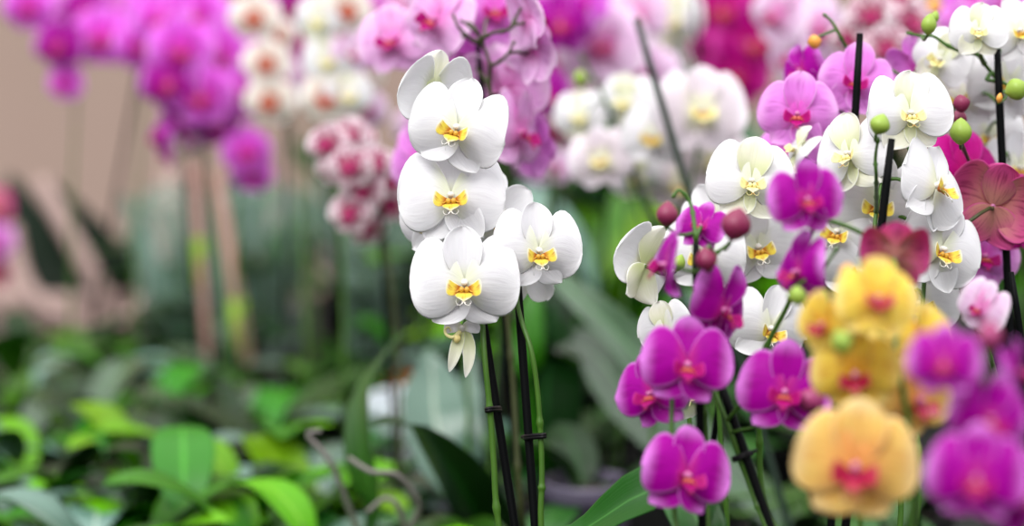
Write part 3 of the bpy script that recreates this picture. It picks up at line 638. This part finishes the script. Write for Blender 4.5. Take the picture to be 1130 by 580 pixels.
orchid('cream orchid with reddish hearts and pink edges, blurred left of the sharp white one', (-.22, 3.0),
  stems=[[(380, 440, 3.0), (378, 300, 3.0), (372, 200, 3.0), (368, 100, 3.0), (366, 20, 3.0)]], stakes=[(366, -10, 3.03)], key='redheart',
  flowers=[(352, 22, 2.95, 58, -10, 0, 0, 'cream'), (382, 12, 2.95, 60, 10, 0, 0), (378, 34, 2.96, 50, 10, 0, 10), (362, 66, 2.95, 60, -5, 0, 0, 'cream'), (388, 60, 2.95, 52, 10, 0, 0, 'pale'), (360, 108, 2.95, 62, -5, 0, 0), (384, 104, 2.95, 56, 10, 0, 0, 'cream'), (404, 122, 3.0, 50, 10, 0, 0, 'pale'), (400, 84, 3.0, 50, 10, 0, 0)])
orchid('deep magenta orchid blurred between the two white orchids at upper left', (-.26, 3.56),
  stems=[[(352, 400, 3.5), (345, 250, 3.5), (338, 120, 3.5), (330, 20, 3.5)]], stakes=[(342, -20, 3.52)], key='wine',
  flowers=[(322, 8, 3.45, 62, 0, 0, 0, 'magenta'), (318, 34, 3.45, 56, 0, 0, 0), (350, 52, 3.45, 56, 0, 0, 0), (330, 80, 3.45, 54, 0, 0, 0, 'magenta'), (352, 12, 3.5, 56, 0, 0, 0, 'violet'), (345, 92, 3.5, 50, 0, 0, 0, 'wine'), (408, 8, 3.4, 60, 0, 0, 0, 'orchid'), (440, 8, 3.4, 60, 0, 0, 0, 'pale')])
# left
orchid('bright violet pink orchid, the larger blurred spray at upper left', (-.42, 3.3),
  stems=[[(256, 400, 3.3), (242, 280, 3.3), (228, 180, 3.3), (215, 80, 3.3), (205, 10, 3.3)], [(270, 400, 3.3), (262, 300, 3.3), (262, 200, 3.3), (262, 100, 3.3), (250, 40, 3.3)]],
  stakes=[(214, 40, 3.3), (190, -20, 3.34)], key='violet', group=None,
  flowers=[(178, 22, 3.25, 76, -10, 0, 0), (215, 18, 3.25, 76, 0, 0, 0), (200, 56, 3.22, 80, 0, 0, 0), (240, 62, 3.25, 78, 10, 0, 0), (188, 92, 3.22, 72, -10, 0, 0, 'magenta'), (222, 106, 3.22, 80, 0, 0, 0), (258, 104, 3.25, 72, 10, 0, 0), (250, 34, 3.3, 64, 10, 0, 0), (176, 152, 3.25, 46, -60, 0, 0, 'magenta'), (184, 170, 3.25, 34, -60, 0, 0, 'magenta'), (272, 168, 3.25, 58, 10, 0, 0), (278, 192, 3.27, 48, 10, 0, 10), (205, 130, 3.25, 56, 0, 0, 0, 'magenta'), (240, 140, 3.3, 52, 10, 0, 0), (208, 156, 3.35, 30, 0, 0, 0, 'pale'), (268, 60, 3.3, 50, 10, 0, 0), (155, 50, 3.3, 64, 0, 0, 0), (165, 8, 3.3, 60, 0, 0, 0)])
orchid('bright violet pink orchid, the smaller blurred spray nearest the left edge', (-.64, 3.45),
  stems=[[(80, 400, 3.45), (78, 300, 3.45), (80, 200, 3.45), (84, 100, 3.45), (78, 20, 3.45)], [(142, 400, 3.45), (148, 250, 3.45), (156, 150, 3.45), (154, 80, 3.45), (130, 30, 3.45)]],
  stakes=[(156, 60, 3.48)], key='violet',
  flowers=[(32, 8, 3.4, 60, 0, 0, 0), (66, 50, 3.38, 62, -10, 0, 0, 'magenta'), (112, 42, 3.38, 72, 0, 0, 0), (72, 92, 3.4, 44, -20, 0, 0), (95, 12, 3.42, 60, 0, 0, 0, 'magenta'), (138, 40, 3.42, 60, 0, 0, 0), (132, 8, 3.45, 60, 0, 0, 0, 'orchid'), (62, 14, 3.42, 54, 0, 0, 0, 'orchid')])
orchid('dusky pink orchid cut by the left edge beside the dark leaved planter', (-.92, 3.7),
  stems=[[(-30, 400, 3.8), (-25, 300, 3.8), (-12, 250, 3.8)]], stakes=[(-20, 200, 3.8)], key='wine',
  flowers=[(-10, 230, 3.75, 50, 0, 0, 0, 'dusty'), (-8, 268, 3.75, 50, 0, 0, 0, 'orchid'), (-8, 300, 3.78, 40, 0, 0, 0, 'dusty')])
# filler orchids whose stems stand in the gap behind the sharp one
orchid('orchid in bud stage with bare thin stems, just behind the sharp white orchid', (-.015, 2.72),
  stems=[[(522, 540, 2.7), (516, 440, 2.7), (510, 360, 2.7), (505, 300, 2.7), (500, 240, 2.7)], [(540, 540, 2.72), (545, 420, 2.72), (556, 300, 2.72), (560, 220, 2.72)]], stakes=[(505, 260, 2.74), (562, 210, 2.76)], stakemat='green_stake',
  flowers=[(498, 236, 2.72, 60, 0, 0, 0, 'pink')], leafmat='shiny_leaf',
  extra_leaves=[([(540, 590, 2.6), (500, 520, 2.5), (455, 470, 2.45), (405, 468, 2.42)], .075, 'deep_leaf'), ([(500, 520, 2.72), (480, 460, 2.74), (478, 420, 2.78), (472, 385, 2.8)], .075, 'sheen_leaf', (0, -.7, .7)), ([(520, 520, 2.72), (516, 460, 2.74), (520, 420, 2.78), (526, 380, 2.8)], .035, 'sheen_leaf', (0, -.7, .7))])
orchid('green leaved orchid with tall upright leaves behind the clipped black stakes', (.05, 2.9),
  stems=[[(585, 520, 2.9), (584, 430, 2.9), (590, 330, 2.9), (600, 250, 2.92), (610, 200, 2.92)]], stakes=[(608, 180, 2.95)], stakemat='green_stake', leafmat='deep_leaf',
  flowers=[(612, 186, 2.95, 44, 0, 0, 0, 'pale')],
  extra_leaves=[([(600, 520, 2.86), (602, 440, 2.84), (612, 340, 2.84), (640, 270, 2.86)], .09, 'deep_leaf'), ([(590, 520, 2.86), (580, 450, 2.84), (586, 360, 2.84), (592, 310, 2.86)], .05, 'mid_leaf')])
orchid('white-potted orchid with greyish sheen-coloured leaves low behind the leaf left of the stakes', (-.12, 3.1),
  stems=[[(475, 440, 3.1), (470, 350, 3.1), (462, 250, 3.1), (456, 150, 3.1)]], stakes=[(458, 130, 3.12)], stakemat='green_stake', leafmat='sheen_leaf', potmat='white_pot', pr=.07, ph=.17, flowers=[(455, 140, 3.1, 44, 0, 0, 0, 'pale')])

# ------------------------------------------------------------------ leafy plants
def foliage(name, label, base, n, L, W, mat, elev=(.2, 1.1), h=.09, potmat='black_pot', seed=1, pr=.05, stems=False, cat='plant', droop=1.3, group=None, az=None, mats=None):
    root = thing(name, label, cat, (base[0], base[1], 0), group); pot(root, potmat, pr, h)
    r = random.Random(seed)
    for i in range(n):
        a = r.random()*2*PI if az is None else r.uniform(*az); e = r.uniform(*elev); l = L*r.uniform(.75, 1.15)
        k = r.random(); h0 = h*.8; st = r.uniform(.0, .45)*l if stems else 0
        dx, dy = math.cos(a), math.sin(a)
        p0 = V((dx*.008, dy*.008, h0)); pts = [p0]; ang = e*1.15+.1; pos = p0.copy(); N = 5
        pos = p0+V((dx*math.cos(ang), dy*math.cos(ang), math.sin(ang)))*(st+.02)
        stalk_end = pos.copy(); lp = [pos.copy()]
        for j in range(N):
            ang -= droop*r.uniform(.6, 1.2)/N
            pos = pos+V((dx*math.cos(ang), dy*math.cos(ang), math.sin(ang)))*(l/N); lp.append(pos.copy())
        m = (mats[int(k*len(mats))] if mats else mat)
        mb = leaf_mesh(lp, W*r.uniform(.8, 1.2), m, rip=.003*r.random(), th=.0012, q=.6, fold=r.uniform(.05, .35), n=12)
        tube(mb, [p0, p0.lerp(stalk_end, .5), stalk_end, lp[1]], lambda t: .0022*(1.1-.6*t), 'dark_leaf_stem', 6)
        mb.build('leaf', root)
    return root
rows = [(2.43, 'front row'), (2.62, 'second row'), (2.83, 'third row'), (3.06, 'fourth row'), (3.32, 'fifth row'), (3.66, 'back row')]
colw = ['at left edge', 'second from left', 'third from left', 'fourth from left', 'fifth from left', 'nearest the orchids']
fmix = [['bright_leaf', 'bright_leaf', 'bright_leaf', 'mid_leaf', 'mid_leaf', 'sheen_leaf'], ['mid_leaf', 'bright_leaf', 'deep_leaf', 'sheen_leaf'], ['mid_leaf', 'sheen_leaf', 'bright_leaf', 'deep_leaf'], ['mid_leaf', 'shiny_leaf', 'deep_leaf'], ['mid_leaf', 'mid_leaf', 'shiny_leaf', 'sheen_leaf'], ['mid_leaf', 'shiny_leaf', 'deep_leaf']]
tone = ['lime green', 'bright green', 'glossy green', 'mid green', 'mixed green', 'darker green']
for ri, (y, rn) in enumerate(rows):
    xl = (-20-565)/FP*y; xr = [(415-565), (385-565), (350-565), (320-565), (300-565), (280-565)][ri]/FP*y
    n = 5
    for ci in range(n):
        x = xl+(xr-xl)*(ci+.5)/n+rnd.uniform(-.006, .006)
        nm = colw[ci] if ci < n-1 else colw[5]
        if ri == 4 and ci == n-2: y = 3.40
        if ri == 4 and ci == n-1: y = 3.43
        if ri == 1 and ci == n-1: x -= .015; y = 2.67
        foliage('leafy_pot_plant', 'low %s broad-leaved plant, %s of leafy bed, %s' % (tone[ri].split()[-1] if 0 else tone[ri], rn, nm), (x, y+rnd.uniform(-.03, .03)), [14, 14, 13, 12, 12, 11][ri], [.15, .14, .14, .13, .13, .13][ri], [.066, .06, .055, .055, .052, .05][ri], None,
                h=.085+.01*(ri > 1), seed=100+ri*10+ci, pr=.032, stems=True, mats=fmix[ri], droop=1.5)
# tall greenery on the far bench, right of the beige wall
tall = [(-.26, 4.15, 'behind the speckled orchids', 'deep_leaf'), (-.08, 3.75, 'straight behind the sharp white orchid', 'deep_leaf'), (.08, 4.05, 'behind the clipped black stakes', 'mid_leaf'),
        (.22, 3.7, 'behind the leaning dark green stake', 'bright_leaf'), (.42, 4.0, 'behind the white blurred orchid', 'deep_leaf'), (.62, 3.85, 'behind the light magenta orchid', 'mid_leaf'), (.85, 3.95, 'behind the topmost white orchid', 'mid_leaf'), (1.05, 3.7, 'at the right edge of the bench', 'deep_leaf'),
        (-.50, 4.25, 'right of the dark leaved planter', 'shiny_leaf'), (.11, 3.42, 'below the white blurred orchid, brightest of them', 'bright_leaf')]
for i, (x, y, wh, m) in enumerate(tall):
    foliage('tall_foliage_plant', 'tall green foliage plant with broad arching leaves %s' % wh, (x, y), 34 if x > -.2 else 20, (.27 if i not in (0, 8) else .2), (.085 if i != 9 else .07), None, elev=(.5, 1.3), h=.14, seed=300+i, pr=.08, stems=True, droop=1.1, mats=[m, 'deep_leaf', 'mid_leaf', 'shiny_leaf'] if i not in (3, 9) else ['bright_leaf', 'mid_leaf', 'bright_leaf', 'sheen_leaf'])
# planter with dark spear leaves
root = thing('round_planter', 'beige round planter with hoop handle and dark spear leaves at left edge', 'planter', (-.77, 4.28, 0))
mb = MB(); pr_ = [(.0001, 0), (.09, 0), (.13, .02), (.165, .07), (.175, .13), (.172, .15), (.16, .15), (.155, .12), (.0001, .11)]
lathe(mb, pr_, 'beige_pot', 40); mb.build('pot', root)
rl = root.location
for hp, w_ in (([(12, 250, 4.15), (28, 310, 4.12), (60, 345, 4.1), (110, 360, 4.1), (150, 345, 4.1), (172, 300, 4.12), (184, 240, 4.15), (190, 190, 4.2)], .014), ([(44, 200, 4.1), (75, 255, 4.08), (105, 310, 4.08), (128, 360, 4.1)], .017)):
    mb = MB(); tube(mb, [q-rl for q in catmull([P(*q) for q in hp], 40)], w_, 'beige_pot', 12); mb.build('handle', root)
for pth, w_ in (([(78, 345, 4.22), (60, 310, 4.22), (32, 250, 4.22), (10, 192, 4.22)], .11), ([(140, 345, 4.22), (118, 290, 4.22), (82, 240, 4.22), (48, 196, 4.22)], .085), ([(120, 345, 4.25), (130, 300, 4.25), (150, 270, 4.25), (160, 240, 4.25)], .06), ([(60, 350, 4.25), (80, 320, 4.25), (90, 300, 4.25), (95, 280, 4.25)], .06)):
    leaf_mesh([V((.0, 0, .11))+rl]+[P(*q) for q in pth], w_, 'black_leaf', up=V((0, -1, .1)), off=rl, th=.004, fold=.3, tm=.45).build('leaf', root)
# pots and sleeves between the far orchids
def sleeve(root, h=.33, r0=.05, r1=.1, z0=.02):
    mb = MB(); g = []
    for i in range(12):
        t = i/11; g.append([V(((r0+(r1-r0)*t)*(1+.05*math.sin(5*a+3*t))*math.cos(a), (r0+(r1-r0)*t)*(1+.05*math.sin(5*a+3*t))*math.sin(a), z0+h*t+(.012*math.sin(4*a) if i == 11 else 0))) for a in [2*PI*k/32 for k in range(32)]])
    mb.grid(g, lambda i, j: (j/32, i/11), 'sleeve', closed=True); return mb.build('plastic_sleeve', root)
for i, (x, y, wh) in enumerate([(-.52, 3.82, 'left of the tan sticks'), (-.40, 3.95, 'right of the tan sticks'), (-.198, 3.69, 'below the white orchids with red hearts')]):
    r_ = foliage('sleeved_plant', 'young plant in a clear plastic sleeve, %s' % wh, (x, y), 9, .2, .035, None, elev=(.9, 1.4), h=.1, seed=500+i, pr=.045, mats=['sheen_leaf', 'shiny_leaf', 'mid_leaf'], potmat='white_pot', droop=.4)
    sleeve(r_)
for i, (a, b, wh) in enumerate([((216, 180, 3.62), (222, 262, 3.62), 'left'), ((238, 190, 3.6), (262, 330, 3.6), 'right')]):
    top, mid = P(*a), P(*b); t = (mid.z-.0)/(top.z-mid.z); foot = mid+(mid-top)*t; foot.z = 0
    r_ = thing('marker_stick', 'tan wooden stick with lime green wrapping among far stems, the %s one' % wh, 'stick', foot)
    mb = MB(); tube(mb, [foot-foot, (top-foot)*.5, top-foot], .009, 'wood_stick', 10); mb.build('shaft', r_)
    mb = MB(); tube(mb, [(mid-foot)*.98-V((0, 0, .07)), (mid-foot)], .0125, 'lime_tape', 12); mb.build('wrapping', r_)
r_ = foliage('small_leafy_plant', 'small leafy plant in an orange pot behind the drooping white flower', (-.14, 3.42), 7, .12, .045, None, h=.13, seed=610, pr=.05, mats=['mid_leaf'], potmat='terracotta_pot', stems=True)
r_ = foliage('small_leafy_plant', 'small leafy plant in a purplish grey pot right of the black stakes', (.085, 2.62), 5, .10, .05, None, h=.17, seed=611, pr=.05, mats=['deep_leaf', 'orchid_leaf'], potmat='grey_pot')
# aerial roots of an orchid left of the sharp one
def roots(root, base, paths_):
    for p in paths_:
        mb = MB(); tube(mb, [q-root.location for q in catmull([P(*a) for a in p], 30)], lambda t: .0036*(1-.3*t), 'root', 8); mb.build('aerial_root', root)
o = orchid('flowerless orchid with pale aerial roots and one upright leaf, left of the sharp orchid', (-.16, 2.50), stems=[], stakes=[], flowers=[], leaves=2,
  extra_leaves=[([(415, 560, 2.5), (400, 500, 2.5), (402, 430, 2.53), (446, 366, 2.58)], .05, 'orchid_leaf', (-.8, -.5, .2))])
roots(o, None, [[(400, 600, 2.46), (385, 560, 2.44), (365, 510, 2.42), (340, 480, 2.42), (355, 475, 2.42)], [(440, 600, 2.44), (462, 560, 2.42), (440, 525, 2.4), (410, 520, 2.4), (385, 505, 2.42)], [(450, 600, 2.44), (440, 560, 2.42), (425, 550, 2.42), (405, 565, 2.42)]])
# ------------------------------------------------------------------ light and camera
w = bpy.data.worlds.new('overcast_sky'); bpy.context.scene.world = w; w.use_nodes = True
nt = w.node_tree; nt.nodes.clear()
out = nt.nodes.new('ShaderNodeOutputWorld'); bg = nt.nodes.new('ShaderNodeBackground'); tc = nt.nodes.new('ShaderNodeTexCoord')
sp = nt.nodes.new('ShaderNodeSeparateXYZ'); rp = nt.nodes.new('ShaderNodeValToRGB')
mr = nt.nodes.new('ShaderNodeMapRange'); mr.inputs[1].default_value = -1; mr.inputs[2].default_value = 1
nt.links.new(tc.outputs['Generated'], sp.inputs[0]); nt.links.new(sp.outputs[2], mr.inputs[0]); nt.links.new(mr.outputs[0], rp.inputs[0])
e = rp.color_ramp.elements
e[0].position = .0; e[0].color = (.03, .03, .03, 1); e[1].position = 1; e[1].color = (1.0, 1.0, 1.0, 1)
q = e.new(.49); q.color = (.05, .05, .05, 1)
q = e.new(.56); q.color = (.18, .185, .19, 1)
q = e.new(.75); q.color = (.74, .75, .77, 1)
nt.links.new(rp.outputs[0], bg.inputs[0]); bg.inputs[1].default_value = SKY = 2.3
nt.links.new(bg.outputs[0], out.inputs[0])
def area(name, loc, target, size, power, col):
    l = bpy.data.lights.new(name, 'AREA'); l.shape = 'RECTANGLE'; l.size, l.size_y = size; l.energy = power; l.color = col
    o = bpy.data.objects.new(name, l); C.objects.link(o); o.location = loc
    o.rotation_euler = (V(target)-V(loc)).to_track_quat('-Z', 'Y').to_euler(); return o
sun = bpy.data.lights.new('hazy_sun', 'SUN'); sun.energy = 2.2; sun.angle = math.radians(35); sun.color = (1, .98, .95)
so = bpy.data.objects.new('hazy_sun', sun); C.objects.link(so); so.rotation_euler = (math.radians(38), 0, math.radians(-25))
cd = bpy.data.cameras.new('camera'); co = bpy.data.objects.new('camera', cd); C.objects.link(co)
co.location = CAM; co.rotation_euler = (PI/2-PITCH, 0, 0)
cd.lens = FOC; cd.sensor_width = SENS; cd.sensor_fit = 'HORIZONTAL'
cd.dof.use_dof = True; cd.dof.focus_distance = 2.0; cd.dof.aperture_fstop = 2.0
cd.clip_start = .05; cd.clip_end = 50
sc = bpy.context.scene; sc.camera = co
sc.view_settings.view_transform = 'Standard'; sc.view_settings.look = 'None'; sc.view_settings.exposure = 0.07; sc.view_settings.gamma = 1
sc.view_settings.use_curve_mapping = False
sc.cycles.use_denoising = True
sc.cycles.max_bounces = 6; sc.cycles.transparent_max_bounces = 8; sc.cycles.caustics_reflective = False; sc.cycles.caustics_refractive = False
